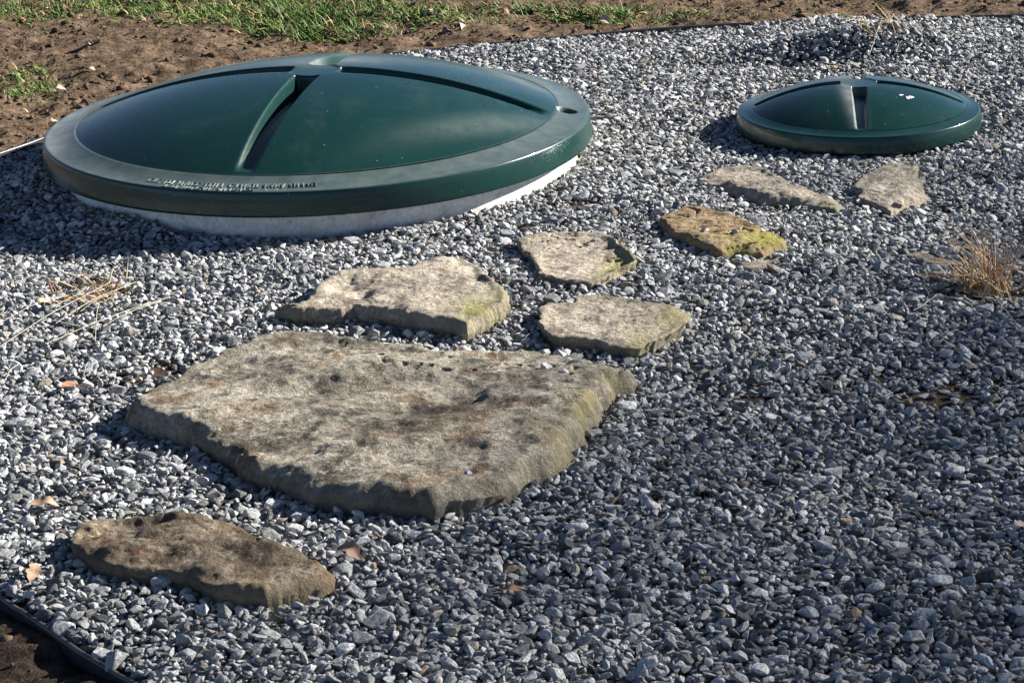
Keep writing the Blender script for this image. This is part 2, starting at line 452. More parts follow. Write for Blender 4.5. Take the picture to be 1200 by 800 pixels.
    at = me.attributes.new('side', 'FLOAT', 'POINT'); at.data.foreach_set('value', sd.astype(np.float32))
    mv = np.zeros(len(allV))
    for (sxp, syp, srx, sry, sam) in moss:
        wc = W(sxp, syp, Hc); mv = np.maximum(mv, sam*gauss(allV[:, 0]+org[0], allV[:, 1]+org[1], wc, srx, sry))
    at = me.attributes.new('moss', 'FLOAT', 'POINT'); at.data.foreach_set('value', mv.astype(np.float32))
    sv = np.zeros(len(allV))
    for (sxp, syp, srx, sry, sam) in stains:
        wc = W(sxp, syp, Hc); sv = np.maximum(sv, sam*gauss(allV[:, 0]+org[0], allV[:, 1]+org[1], wc, srx, sry))
    at = me.attributes.new('stain', 'FLOAT', 'POINT'); at.data.foreach_set('value', sv.astype(np.float32))
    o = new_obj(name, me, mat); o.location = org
    tag(o, label, 'stone', group)
    return o

TAN = mat_rock('tan_sandstone', (.49, .425, .34), (.385, .33, .26), (.20, .172, .14), (.36, .25, .165), (.32, .30, .10), .02, .62)
BOULDER = mat_rock('lichened_sandstone', (.44, .40, .325), (.28, .252, .20), (.070, .063, .052), (.24, .135, .065), (.28, .26, .09), .04, .54)
BROWN = mat_rock('brown_rock', (.40, .33, .24), (.27, .215, .15), (.070, .052, .038), (.24, .115, .05), (.28, .21, .07), .03, .52)
MOSSY = mat_rock('mossy_rust_stone', (.40, .30, .19), (.30, .21, .125), (.13, .09, .055), (.34, .17, .08), (.34, .32, .07), .03, .55)
GREY = mat_rock('grey_sandstone', (.44, .385, .31), (.33, .29, .235), (.16, .14, .118), (.29, .215, .145), (.30, .28, .10), .02, .64)

flagstone('flagstone', 'largest stone slab, broad and lichen stained with pointed left end', [
    (143, 488, .024), (150, 475, .032), (170.6, 460, .038), (202, 443, .042), (233, 424, .044), (264, 407, .044), (305, 393, .044), (342, 386.5, .044), (380, 389, .044), (442, 399, .040),
    (470, 404, .034), (524, 419, .026), (569, 414.5, .028), (632, 415.4, .032), (680, 423, .036), (728, 429.5, .040), (745, 437, .034), (746, 448, .020),
    (733, 462, .008), (712, 483, .006), (700, 504, .006), (691, 521, .006), (667, 548, .006), (645, 564, .010), (617, 566, .020), (602, 574, .028), (570, 581, .032), (540, 586, .034), (505, 590, .034), (475, 589, .034), (445, 586, .034),
    (411, 586, .034), (385, 581, .034), (360, 574, .034), (330, 565, .033), (300, 554, .033), (280, 545, .033), (262, 532, .033), (246, 522, .033), (224, 514, .030), (192, 508, .028), (164, 499, .026), (148, 493, .024)],
    .045, BOULDER, 101, rise=.03, rough=.0034, step=.0058, layers=.0036, jag=.006, ctr=(440, 490), sink=.06,
    bumps=[(250, 470, .10, .008), (420, 430, .05, .005), (560, 470, .06, -.007), (430, 540, .07, .005), (660, 440, .06, .005)],
    stains=[(350, 395, .06, .03, .9), (385, 408, .05, .02, .8), (520, 480, .07, .05, 1.0), (480, 505, .06, .04, .9), (560, 455, .06, .04, .6), (330, 520, .05, .03, .6), (425, 590, .10, .03, .9), (600, 565, .05, .03, .7), (690, 435, .05, .03, .6), (195, 470, .05, .03, .6), (360, 470, .06, .04, .6), (300, 440, .08, .05, .4), (620, 500, .07, .06, .5), (450, 440, .07, .04, .6), (570, 530, .09, .05, .4)], moss=[(745, 440, .04, .06, .9), (715, 480, .04, .07, .9), (690, 520, .04, .06, .7), (480, 612, .2, .03, .4)])
flagstone('flagstone', 'long tan slab with a straight shadowed front edge behind the largest stone', [
    (322.7, 360, .034), (329, 355), (353, 355), (366.7, 343), (377, 331), (396, 317), (438.7, 313), (476, 313), (497, 305), (518.7, 301), (537, 301), (566.7, 316), (585, 333), (597, 349), (592, 355),
    (572, 364), (556, 372), (546.7, 379), (540, 374.5), (510, 371), (486.7, 367.5), (449, 360), (414.7, 357), (401, 361), (370, 360), (345, 360), (327, 364, .03)],
    .042, TAN, 131, rough=.0022, layers=.003, jag=.0035, ctr=(480, 340), bumps=[(400, 333, .03, -.016), (425, 345, .012, -.012), (520, 320, .05, .004)], sink=.05, moss=[(560, 366, .03, .05, 1.0), (592, 350, .02, .05, .8)])
flagstone('flagstone', 'small cracked tan slab nearest the big lid', [
    (607, 280), (632.5, 273), (660, 272.7), (683.5, 272), (715, 277), (739, 293), (748, 303.5), (728, 311.5), (721, 316), (709, 321.6), (694, 329), (654, 323.7), (632.5, 317), (625, 302), (607, 286)],
    .028, TAN, 161, rough=.0020, layers=.0035, jag=.003, tilt=(0, .02), sink=.045, moss=[(735, 305, .03, .05, 1.0), (715, 318, .02, .03, .8)])
flagstone('flagstone', 'squarish tan slab just above the right end of the largest stone', [
    (628, 361), (643, 353.5), (676, 353.5), (679, 346), (685.6, 344), (713, 344), (743, 350), (770.6, 353.5), (798, 357.8), (808, 368), (803, 378), (785, 387), (766, 398), (747, 407), (726, 404.5), (709, 402), (692, 396), (658, 395), (640, 390), (631, 376)],
    .032, TAN, 191, rough=.0024, layers=.003, jag=.004, ctr=(718, 374), sink=.045, moss=[(795, 372, .03, .06, .6), (752, 402, .02, .05, .7)])
flagstone('flagstone', 'rusty brown slab with yellow green moss on its right corner', [
    (773, 253), (805, 241), (834, 244), (873, 255), (896, 268), (920, 277), (918, 287, .022), (896, 297, .018), (872, 300, .014), (858, 300, .014), (838, 290), (817, 281), (795, 271), (781, 263)],
    .030, MOSSY, 221, rough=.0028, layers=.003, jag=.004, tilt=(0, 0), sink=.045, moss=[(905, 282, .035, .06, 1.2), (868, 297, .03, .05, 1.2), (850, 280, .05, .06, .4)])
flagstone('flagstone', 'long narrow grey stone lying before the small lid, tapering to the right', [
    (817, 211, .014), (825, 206, .018), (842, 197), (873, 192.7), (899, 198.4), (927, 215), (958, 226), (984, 235, .022), (987, 243, .020), (980, 248, .018), (930, 238, .018), (896, 238, .016), (853.5, 226, .014), (828, 217, .012)],
    .024, GREY, 251, rise=.03, rough=.0028, layers=.004, jag=.005, ctr=(895, 217), sink=.045, moss=[(978, 243, .02, .04, .7)])
flagstone('flagstone', 'small triangular grey stone just below the small lid', [
    (1001, 218), (1015, 205.5), (1032, 195.6), (1057.5, 190), (1073, 193), (1077, 205.5), (1086, 221, .02), (1093, 238, .006), (1069, 248, .004), (1043, 243), (1023.5, 236), (1006.5, 229)],
    .026, GREY, 281, rough=.003, layers=.003, jag=.004, tilt=(-.03, .03), sink=.045)
flagstone('flagstone', 'dark brown stained rock lowest at the left, pointed to the right', [
    (85, 630, .034), (90, 611, .036), (126.7, 607, .038), (163.5, 605, .040), (192, 597, .044), (228.6, 598, .044), (268, 612.6, .042), (305, 624, .040), (342, 641, .034), (376, 656.5, .028), (393, 676, .022), (390, 682, .022),
    (347.6, 694, .026), (311, 700, .028), (268, 698, .028), (245.6, 687, .028), (223, 677, .028), (192, 667, .030), (155, 666, .030), (121, 660, .032), (95, 650, .034), (83, 641, .034)],
    .038, BROWN, 311, rise=.03, rough=.0036, layers=.004, jag=.005, ctr=(235, 655), sink=.05, step=.0036, bumps=[(210, 625, .05, .003)],
    stains=[(195, 612, .05, .05, 1.0), (175, 630, .05, .03, .9), (290, 645, .06, .06, .8), (110, 650, .05, .04, .9), (240, 675, .04, .03, .7)])
flagstone('stone_flake', 'thin pale stone flake lying beside the dry grass tuft', [(1058, 298), (1075, 294), (1090, 296), (1105, 303), (1128, 305), (1130, 311), (1112, 313), (1085, 308)],
    .012, TAN, 341, rough=.0015, layers=.002, jag=.002, sink=.015, step=.004, group=None)
flagstone('stone_flake', 'small pinkish stone chip against the mossy slab', [(868, 308), (893, 301), (913, 302), (914, 311), (892, 315), (872, 313)],
    .012, GREY, 351, rough=.0015, layers=.002, jag=.002, sink=.015, step=.004, group=None)

# ------------------------------------------------------------------ lids
def make_lid(D, label, ang0, Hd, rim_in, rim_up, ch_w, ch_d, hub, hole=None, nth=1080, dustfn=None):
    R, zt, cx, cy = D['R'], D['z'], D['c'][0], D['c'][1]
    root = empty('tank_lid', (cx, cy, zt-D['skirt'])); tag(root, label, 'lid', 'domed tank lids')
    z0 = zt-(zt-D['skirt'])
    ri = rim_in*R; wall = ch_w*.36
    th = np.linspace(0, 2*math.pi, nth, endpoint=False)
    def top(r, tt):
        r = np.broadcast_to(r, tt.shape)
        q = np.clip(r/ri, 0, 1)
        zd = z0 + rim_up + Hd*(1-q**2.2)
        zh = z0 + rim_up + Hd*(1-(hub/ri)**2.2) - .03*Hd
        zd = np.where(r < hub, zh + (zd-zh)*0.0, zd) if False else zd
        flat = 1-sstep(hub*.82, hub*1.02, r)
        zd = zd*(1-flat) + zh*flat
        for k in range(4):
            a = ang0 + k*math.pi/2
            u = r*np.cos(tt-a); t = r*np.sin(tt-a)
            ww = ch_w*(1-.25*np.clip(u/ri, 0, 1))
            m = (1-sstep(ww-wall, ww, np.abs(t)))*sstep(hub*.86, hub*1.0, u)
            dep = ch_d*np.clip(1-((u-hub)/(ri-hub)), 0, 1)**.75
            m = m*(1-sstep(ri*.93, ri*.99, u))
            zd = zd - m*(dep+.004)
        return zd
    rk = np.unique(np.concatenate([np.linspace(.004, hub*.78, 8), np.linspace(hub*.78, hub*1.08, 18), np.linspace(hub*1.1, ri*.9, 46), np.linspace(ri*.9, ri, 14)]))
    TT, RR = np.meshgrid(th, rk)
    Z = top(RR, TT)
    V = np.stack([RR*np.cos(TT), RR*np.sin(TT), Z], -1).reshape(-1, 3)
    c0 = len(V); V = np.vstack([V, [[0, 0, Z[0].mean()]]])
    Fq = grid_faces(len(rk), nth, True)[:, [0, 3, 2, 1]]
    me = bpy.data.meshes.new('dome')
    me.from_pydata(V.tolist(), [], Fq.tolist() + [[j, (j+1) % nth, c0] for j in range(nth)]); me.update()
    me.polygons.foreach_set('use_smooth', np.ones(len(me.polygons), bool))
    def add_dust(me, V):
        d = dustfn(V[:, 0]/R, V[:, 1]/R, V[:, 2]) if dustfn else np.zeros(len(V))
        a = me.attributes.new('dust', 'FLOAT', 'POINT'); a.data.foreach_set('value', np.asarray(d, np.float32))
    add_dust(me, V)
    new_obj('dome', me, M_LID, root)
    # rim: sloped shoulder, rounded edge, skirt and turned-under lip
    s = D['skirt']; e = min(.006, R*.012)
    prof = [(ri-.001, z0+rim_up-.001)] + [(ri+(R-e-ri)*t, z0+rim_up*(1-t)**1.7) for t in np.linspace(.02, 1, 16)]
    prof += [(R-e*.5, z0-e*.12), (R-e*.12, z0-e*.45), (R, z0-e), (R+.001, z0-e*2), (R+.003, z0-s*.5), (R+.004, z0-s+.006), (R+.004, z0-s+.002), (R+.001, z0-s), (R-.010, z0-s), (R-.012, z0-s+.01), (R-.014, z0-e*3)]
    pr = np.array([p[0] for p in prof]); pz = np.array([p[1] for p in prof])
    TT, RR = np.meshgrid(th, pr); Z = np.broadcast_to(pz[:, None], RR.shape).copy()
    if hole:
        ha, hr, hs = hole; hx, hy = hr*math.cos(ha), hr*math.sin(ha)
        dd = np.hypot(RR*np.cos(TT)-hx, RR*np.sin(TT)-hy)
        m = (1-sstep(hs*.82, hs, dd)); m[20:] = 0; Z -= .022*m
    # the rim bows by a few mm as moulded plastic does
    Z += .0015*np.sin(TT*2+.7)*(R/.6)
    V = np.stack([RR*np.cos(TT), RR*np.sin(TT), Z], -1).reshape(-1, 3)
    me = mesh_np('rim', V, grid_faces(len(pr), nth, True)[:, [0, 3, 2, 1]])
    add_dust(me, V)
    new_obj('rim', me, M_LID, root)
    return root
def dust_big(x, y, z):
    a = np.arctan2(y, x); r = np.hypot(x, y)
    d = 1.15*np.exp(-((np.abs(a)-3.0)/.42)**2)*sstep(.86, .9, r)*(1-sstep(.985, 1.0, r))
    d = np.maximum(d, .55*sstep(.86, .9, r)*(1-sstep(.98, 1.0, r))*sstep(.3, 1.0, np.sin(a))*.8)
    d = np.maximum(d, .8*gauss(x, y, (.05, .16), .16, .07))
    d = np.maximum(d, .8*gauss(x, y, (-.33, .38), .18, .06, .35)); d = np.maximum(d, .7*gauss(x, y, (-.55, .35), .16, .035, .6))
    d = np.maximum(d, .8*gauss(x, y, (-.80, -.55), .12, .03, -.6)*(z < .04))
    d = np.maximum(d, .6*gauss(x, y, (.72, .28), .14, .05, -.8))
    d = np.maximum(d, .35*gauss(x, y, (.62, -.45), .25, .05, .6))
    d = np.maximum(d, .48*sstep(.875, .885, r)*(1-sstep(.99, 1.0, r)))
    return d
big = make_lid(BIG, 'large dark green domed tank lid on a white ring', math.radians(-103), .100, .88, .014, .031, .042, .060, hole=(math.radians(-5), .548, .024), dustfn=dust_big)
def dust_sml(x, y, z):
    d = 1.4*gauss(x, y, (-.115, -.42), .045, .30)*(np.hypot(x, y) < .86)
    d = np.maximum(d, .9*gauss(x, y, (-.1, .5), .10, .3)); d = np.maximum(d, .6*gauss(x, y, (-.75, .5), .2, .1, .6))
    return d
small = make_lid(SML, 'small dark green domed tank lid sitting low in the gravel', math.radians(-97),   .055, .885, .006, .019, .018, .046, nth=640, dustfn=dust_sml)

# moulded lettering, worn past reading: letter-like raised strokes in two rows on the front of the rim
GLY = {'a': [(0, 0, 0, 1), (0, 1, 1, 0), (1, 0, 1, 1)], 'b': [(0, 0, 0, 1), (0, 1, 1, 1), (1, 1, 1, 0), (1, 0, 0, 0)], 'c': [(.5, 0, .5, 1), (0, 1, 1, 1)],
       'd': [(1, 1, 0, 1), (0, 1, 0, 0), (0, 0, 1, 0)], 'e': [(0, 0, .5, 1), (.5, 1, 1, 0)], 'f': [(1, 1, 0, 1), (0, 1, 0, 0), (0, .5, .8, .5), (0, 0, 1, 0)], 'g': [(.5, 0, .5, 1)], 'h': [(0, 1, 0, 0), (0, 0, 1, 0), (1, 0, 1, 1)]}
def lettering(root, D, rows):
    V = []; Fc = []
    R = D['R']; z0 = D['skirt']
    def pt(r, a):
        t = (r-.88*R)/(R-.006-.88*R); return np.array([r*math.cos(a), r*math.sin(a), z0 + .014*max(0, 1-t)**1.7])
    rr = random.Random(3)
    for r0, hgt, a0, a1, words in rows:
        n = sum(words)+len(words)-1; da = (a1-a0)/n; a = a0
        for w in words:
            for k in range(w):
                for (x0, y0, x1, y1) in GLY[rr.choice('abcdefgh')]:
                    p = pt(r0+hgt*y0, a+da*.68*x0); q = pt(r0+hgt*y1, a+da*.68*x1)
                    d = q-p; L = np.linalg.norm(d); d /= L; nz = np.array([0, 0, 1.0]); sd = np.cross(d, nz); sd /= np.linalg.norm(sd)
                    wd = .0011; up = .0018; b = len(V)
                    for base in (p-d*wd, q+d*wd):
                        for sx, zz, k2 in ((-1, -.002, 1), (1, -.002, 1), (1, up, .6), (-1, up, .6)):
                            V.append(base+sd*wd*sx*k2+nz*zz)
                    Fc += [[b, b+1, b+2, b+3], [b+7, b+6, b+5, b+4], [b, b+4, b+5, b+1], [b+1, b+5, b+6, b+2], [b+2, b+6, b+7, b+3], [b+3, b+7, b+4, b]]
                a += da
            a += da
    me = mesh_np('lettering', np.array(V), Fc, False)
    at = me.attributes.new('dust', 'FLOAT', 'POINT'); at.data.foreach_set('value', np.full(len(V), .85, np.float32))
    new_obj('lettering', me, M_LID, root)
lettering(big, BIG, [(.562, .014, math.radians(-123), math.radians(-86.5), (3, 2, 5, 4, 6, 4, 5)), (.582, .011, math.radians(-118), math.radians(-98.5), (3, 6, 7))])

# bird dropping on the small lid
def splat(root, D, px, py, s, name):
    x, y = W(px, py, D['z']+.045); x -= D['c'][0]; y -= D['c'][1]
    r = math.hypot(x, y); ri = .885*D['R']; z = D['skirt']+.006+.055*(1-(r/ri)**2.2)
    n = 22; V = [(0, 0, .0016)]
    for k in range(n):
        a = 2*math.pi*k/n; q = s*(1+.5*math.sin(2*a+.4)+.25*math.sin(5*a))
        V.append((q*math.cos(a)*1.3, q*math.sin(a)*1.6, 0))
    sl = -2*.055*r/ri**2
    V = [(x+a, y+b, z+.0012+c+sl*(x*a+y*b)/max(r, 1e-3)) for a, b, c in V]
    me = mesh_np(name, V, [[0, k+1, (k+1) % n+1] for k in range(n)])
    new_obj(name, me, mat_simple('white_dropping', (.6, .6, .58), (.75, .75, .72), 90, .8), root)
splat(small, SML, 1066, 114, .0055, 'bird_dropping'); splat(small, SML, 1056, 113.5, .003, 'bird_dropping')

# ring under the large lid
n = 240; th = np.linspace(0, 2*math.pi, n, endpoint=False)
prof = [(.545, .062), (.548, .066), (.566, .066), (.570, .063), (.571, .04), (.571, .01), (.572, -.07), (.545, -.07)]
V = []
for k, (r, z) in enumerate(prof):
    w = .0012*np.sin(th*5+k)+.0015*vnoise(np.cos(th)*9+20, np.sin(th)*9+20, 70+k)
    V.append(np.stack([(r+w)*np.cos(th), (r+w)*np.sin(th), np.full(n, z)], 1))
me = mesh_np('riser_ring', np.concatenate(V), np.concatenate([grid_faces(len(prof), n, True), np.stack([np.arange(n)+(len(prof)-1)*n, (np.arange(n)+1) % n+(len(prof)-1)*n, (np.arange(n)+1) % n, np.arange(n)], 1)]))
bm = bmesh.new(); bm.from_mesh(me); bmesh.ops.recalc_face_normals(bm, faces=bm.faces); bm.to_mesh(me); bm.free()
ring = new_obj('riser_ring', me, M_PIPE); ring.location = (BIG['c'][0], BIG['c'][1], 0)
tag(ring, 'off white riser ring under the large green lid', 'ring')

# ------------------------------------------------------------------ edging
def sweep(name, path, prof, mat, zf):
    P = np.asarray(path); d = np.gradient(P, axis=0); d /= np.linalg.norm(d, axis=1)[:, None]
    nr = np.stack([d[:, 1], -d[:, 0]], 1)      # to the left/right of travel
    V = []
    for k in range(len(P)):
        for a, z in prof: V.append((P[k, 0]+nr[k, 0]*a, P[k, 1]+nr[k, 1]*a, zf[k]+z))
    np_ = len(prof); Fq = grid_faces(len(P), np_, True)
    me = mesh_np(name, np.array(V), Fq)
    bm = bmesh.new(); bm.from_mesh(me)
    bmesh.ops.holes_fill(bm, edges=[e for e in bm.edges if e.is_boundary]); bmesh.ops.recalc_face_normals(bm, faces=bm.faces); bm.to_mesh(me); bm.free()
    return new_obj(name, me, mat)
EP = catmull(edge_w, 14)
zf = .012 + .004*sstep(4.5, 5.5, EP[:, 1]) + .002*vnoise(np.arange(len(EP))*.13, np.zeros(len(EP)), 9)
prof = [(-.0018, -.11), (-.0018, -.010), (-.0034, -.006), (-.0040, -.003), (-.0030, -.0006), (0, 0), (.0030, -.0006), (.0040, -.003), (.0034, -.006), (.0018, -.010), (.0018, -.11)]
edging = sweep('garden_edging', EP, prof, M_EDGE, zf)
tag(edging, 'thin dark garden edging strip curving around the gravel bed', 'edging')

# ------------------------------------------------------------------ gravel: stones dropped one by one onto a height field
NV = 40
stone_meshes = []
for k in range(NV):
    r = np.random.default_rng(900+k)
    npt = int(r.integers(11, 20))
    p = r.normal(size=(npt, 3)); p /= np.linalg.norm(p, axis=1)[:, None]
    p *= r.uniform(.82, 1.0, (npt, 1)); 
    bm = bmesh.new()
    for q in p: bm.verts.new(q)
    res = bmesh.ops.convex_hull(bm, input=bm.verts)
    bmesh.ops.delete(bm, geom=[v for v in bm.verts if not v.link_faces], context='VERTS')
    bmesh.ops.dissolve_limit(bm, angle_limit=math.radians(14), verts=bm.verts, edges=bm.edges)
    bmesh.ops.bevel(bm, geom=list(bm.edges), offset=.10, offset_type='OFFSET', segments=1, profile=.5, affect='EDGES', clamp_overlap=True)
    bmesh.ops.triangulate(bm, faces=bm.faces)
    bmesh.ops.recalc_face_normals(bm, faces=bm.faces)
    co = np.array([v.co for v in bm.verts]); mn, mx = co.min(0), co.max(0)
    for v in bm.verts: v.co = Vector((np.array(v.co)-(mn+mx)/2)/((mx-mn)/2))
    me = bpy.data.meshes.new('gravel_stone'); bm.to_mesh(me); bm.free()
    me.materials.append(M_GRAVEL); stone_meshes.append(me)

CELL = .0020
X0, Y0, X1, Y1 = -1.40, 2.05, 2.3, 6.75
nx = int((X1-X0)/CELL); ny = int((Y1-Y0)/CELL)
hx, hy = np.meshgrid(X0+(np.arange(nx)+.5)*CELL, Y0+(np.arange(ny)+.5)*CELL)
def up(a, k): return np.repeat(np.repeat(a, k, 0), k, 1)[:ny, :nx]
cx5, cy5 = hx[::5, ::5]+2*CELL, hy[::5, ::5]+2*CELL
Hf = up(base_z(cx5, cy5), 5).ravel().copy()
G5 = up(G(cx5, cy5), 5)
# where a stone's centre may lie
def coarse_mask():
    st = 2; mx_, my_ = hx[::st, ::st], hy[::st, ::st]
    ok = up(in_poly(cx5, cy5, BEDPOLY) & (dist_poly(cx5, cy5, EDGE[::2], False) > .010), 5)[::st, ::st].copy()
    ok &= np.hypot(mx_-BIG['c'][0], my_-BIG['c'][1]) > .580
    ok &= np.hypot(mx_-SML['c'][0], my_-SML['c'][1]) > .262
    for P in SLABS:
        lo, hi = P.min(0)-.03, P.max(0)+.03
        sub = (mx_ > lo[0]) & (mx_ < hi[0]) & (my_ > lo[1]) & (my_ < hi[1])
        xs, ys = mx_[sub], my_[sub]
        Pc = P[::2]
        bad = in_poly(xs, ys, Pc) | (dist_poly(xs, ys, Pc) < .0012)
        ok[sub] &= ~bad
    return ok, st
MASK, MST = coarse_mask()
PM = patchy(hx[::4, ::4], hy[::4, ::4])
# stencils
NS = 96; st = []
for k in range(NS):
    r = np.random.default_rng(40+k)
    sz = math.exp(r.normal(0, .38)) * (1.0 if r.random() > .26 else .5)
    a = .0056*sz*r.uniform(.85, 1.55); b = .0042*sz*r.uniform(.85, 1.15); c = .0031*sz*r.uniform(.7, 1.35)
    c = min(c, b)
    yaw = r.uniform(0, math.pi)
    m = int(a/CELL)+1
    ii, jj = np.meshgrid(np.arange(-m, m+1), np.arange(-m, m+1))
    x, y = ii*CELL, jj*CELL; u = x*math.cos(yaw)+y*math.sin(yaw); v = -x*math.sin(yaw)+y*math.cos(yaw)
    q = (u/a)**2+(v/b)**2; s_ = q < 1
    dome = c*np.sqrt(1-q[s_])
    off = (jj[s_]*nx+ii[s_])
    xs, ys = x[s_], y[s_]
    st.append((off, dome, xs/(xs@xs+1e-9), ys/(ys@ys+1e-9), a, b, c, yaw, m))
area = (X1-X0)*(Y1-Y0)
NDROP = int(area*38000)
px_ = rng.uniform(X0+.03, X1-.03, NDROP); py_ = rng.uniform(Y0+.03, Y1-.03, NDROP)
ci = ((px_-X0)/CELL).astype(int); cj = ((py_-Y0)/CELL).astype(int)
keep = MASK[np.minimum(cj//MST, MASK.shape[0]-1), np.minimum(ci//MST, MASK.shape[1]-1)]
pm = PM[np.minimum(cj//4, PM.shape[0]-1), np.minimum(ci//4, PM.shape[1]-1)]
keep &= rng.random(NDROP) > pm*.93
fx_, fy_, _ = to_px(np.stack([px_, py_, np.zeros(NDROP)], 1))
keep &= ((fx_ > -60) & (fx_ < 1260) & (fy_ > -60) & (fy_ < 860)) | (rng.random(NDROP) < .34)
ci, cj = ci[keep], cj[keep]; NK = len(ci)
capz = G5[cj, ci] + .003 + .006*rng.random(NK)**2
order = rng.integers(0, NS, NK); jit = rng.integers(-5, 6, (NK, 2, 2))
out = np.zeros((NK, 10)); cnt = 0
mh, mw = MASK.shape
for k in range(NK):
    off, dome, fx, fy, a, b, c, yaw, m = st[order[k]]
    i0 = int(ci[k]); j0 = int(cj[k])
    base = j0*nx+i0; idx = off+base; h = Hf[idx]; zc = (h+dome).max()
    for t in range(2):
        i1 = i0+int(jit[k, t, 0]); j1 = j0+int(jit[k, t, 1])
        if not MASK[min(j1//MST, mh-1), min(i1//MST, mw-1)]: continue
        b1 = j1*nx+i1; id1 = off+b1; h1 = Hf[id1]; z1 = (h1+dome).max()
        if z1 < zc: zc = z1; idx = id1; h = h1; base = b1
    zc -= .22*c
    if zc > capz[k]: continue
    g1 = h@fx; g2 = h@fy
    np.maximum(h, zc+dome, out=h); Hf[idx] = h
    jj_, ii_ = divmod(base, nx)
    out[cnt] = (X0+(ii_+.5)*CELL, Y0+(jj_+.5)*CELL, zc, a, b, c, yaw, g1, g2, base); cnt += 1
out = out[:cnt]
on = np.repeat(np.repeat(MASK, MST, 0), MST, 1)[:ny, :nx].ravel()
DZ = float((Hf-G5.ravel())[on].mean()) - .007
bed.location.z = -DZ
# orientation: lie along the slope below, plus a random tilt
gxs = np.clip(out[:, 7], -.9, .9)*.65 + rng.normal(0, .16, cnt); gys = np.clip(out[:, 8], -.9, .9)*.65 + rng.normal(0, .16, cnt)
nz = np.stack([-gxs, -gys, np.ones(cnt)], 1); nz /= np.linalg.norm(nz, axis=1)[:, None]
ux = np.stack([np.cos(out[:, 6]), np.sin(out[:, 6]), np.zeros(cnt)], 1)
ux -= nz*(ux*nz).sum(1)[:, None]; ux /= np.linalg.norm(ux, axis=1)[:, None]
uy = np.cross(nz, ux)
# euler XYZ from matrix columns ux, uy, nz
ey = np.arcsin(np.clip(-ux[:, 2], -1, 1)); ex = np.arctan2(uy[:, 2], nz[:, 2]); ez = np.arctan2(ux[:, 1], ux[:, 0])
eul = np.stack([ex, ey, ez], 1)
pos = out[:, :3]; scl = out[:, 3:6]*np.array([1.04, 1.04, 1.05])
var = rng.integers(0, NV, cnt)
top_here = Hf[out[:, 9].astype(int)]
exposed = top_here < pos[:, 2]+out[:, 5]+.0012
sx_, sy_, zc_ = to_px(pos)
inframe = (sx_ > 5) & (sx_ < 1195) & (sy_ > 5) & (sy_ < 795)
app = np.where(exposed & inframe, out[:, 3]*out[:, 4]/zc_**2, 0)
# buried stones never seen are dropped
buried = top_here > pos[:, 2]+out[:, 5]+.016
single = np.argsort(-app)[:300]
issingle = np.zeros(cnt, bool); issingle[single] = True
for k in single:
    o = bpy.data.objects.new('stone', stone_meshes[var[k]]); C.objects.link(o); o.parent = bed
    o.location = pos[k]; o.rotation_euler = eul[k]; o.scale = scl[k]
rest = ~issingle & ~buried
me = bpy.data.meshes.new('gravel'); me.vertices.add(int(rest.sum())); me.vertices.foreach_set('co', pos[rest].astype(np.float32).ravel())
a = me.attributes.new('rot', 'FLOAT_VECTOR', 'POINT'); a.data.foreach_set('vector', eul[rest].astype(np.float32).ravel())
a = me.attributes.new('scl', 'FLOAT_VECTOR', 'POINT'); a.data.foreach_set('vector', scl[rest].astype(np.float32).ravel())
a = me.attributes.new('var', 'INT', 'POINT'); a.data.foreach_set('value', var[rest].astype(np.int32))
gravel = new_obj('gravel', me, M_GRAVEL, bed); gravel['kind'] = 'stuff'
lib = bpy.data.collections.new('gravel_shapes')
for k, m_ in enumerate(stone_meshes): lib.objects.link(bpy.data.objects.new('gravel_shape_%02d' % k, m_))
ng = bpy.data.node_groups.new('gravel_scatter', 'GeometryNodeTree')
ng.interface.new_socket('Geometry', in_out='INPUT', socket_type='NodeSocketGeometry'); ng.interface.new_socket('Geometry', in_out='OUTPUT', socket_type='NodeSocketGeometry')
gi = ng.nodes.new('NodeGroupInput'); go = ng.nodes.new('NodeGroupOutput')
iop = ng.nodes.new('GeometryNodeInstanceOnPoints'); cinf = ng.nodes.new('GeometryNodeCollectionInfo')
cinf.inputs['Collection'].default_value = lib; cinf.inputs['Separate Children'].default_value = True; cinf.inputs['Reset Children'].default_value = True
iop.inputs['Pick Instance'].default_value = True
def named(nm, ty):
    q = ng.nodes.new('GeometryNodeInputNamedAttribute'); q.data_type = ty; q.inputs['Name'].default_value = nm; return q.outputs['Attribute']
ng.links.new(gi.outputs[0], iop.inputs['Points']); ng.links.new(cinf.outputs[0], iop.inputs['Instance'])
ng.links.new(named('var', 'INT'), iop.inputs['Instance Index'])
e2r = ng.nodes.new('FunctionNodeEulerToRotation'); ng.links.new(named('rot', 'FLOAT_VECTOR'), e2r.inputs[0]); ng.links.new(e2r.outputs[0], iop.inputs['Rotation'])
ng.links.new(named('scl', 'FLOAT_VECTOR'), iop.inputs['Scale']); ng.links.new(iop.outputs[0], go.inputs[0])
md = gravel.modifiers.new('scatter', 'NODES'); md.node_group = ng
HG = Hf.reshape(ny, nx)
def surf(x, y):
    i = int((x-X0)/CELL); j = int((y-Y0)/CELL)
    if 3 <= i < nx-3 and 3 <= j < ny-3: return float(HG[j-2:j+3, i-2:i+3].max())-DZ
    return float(G(x, y))

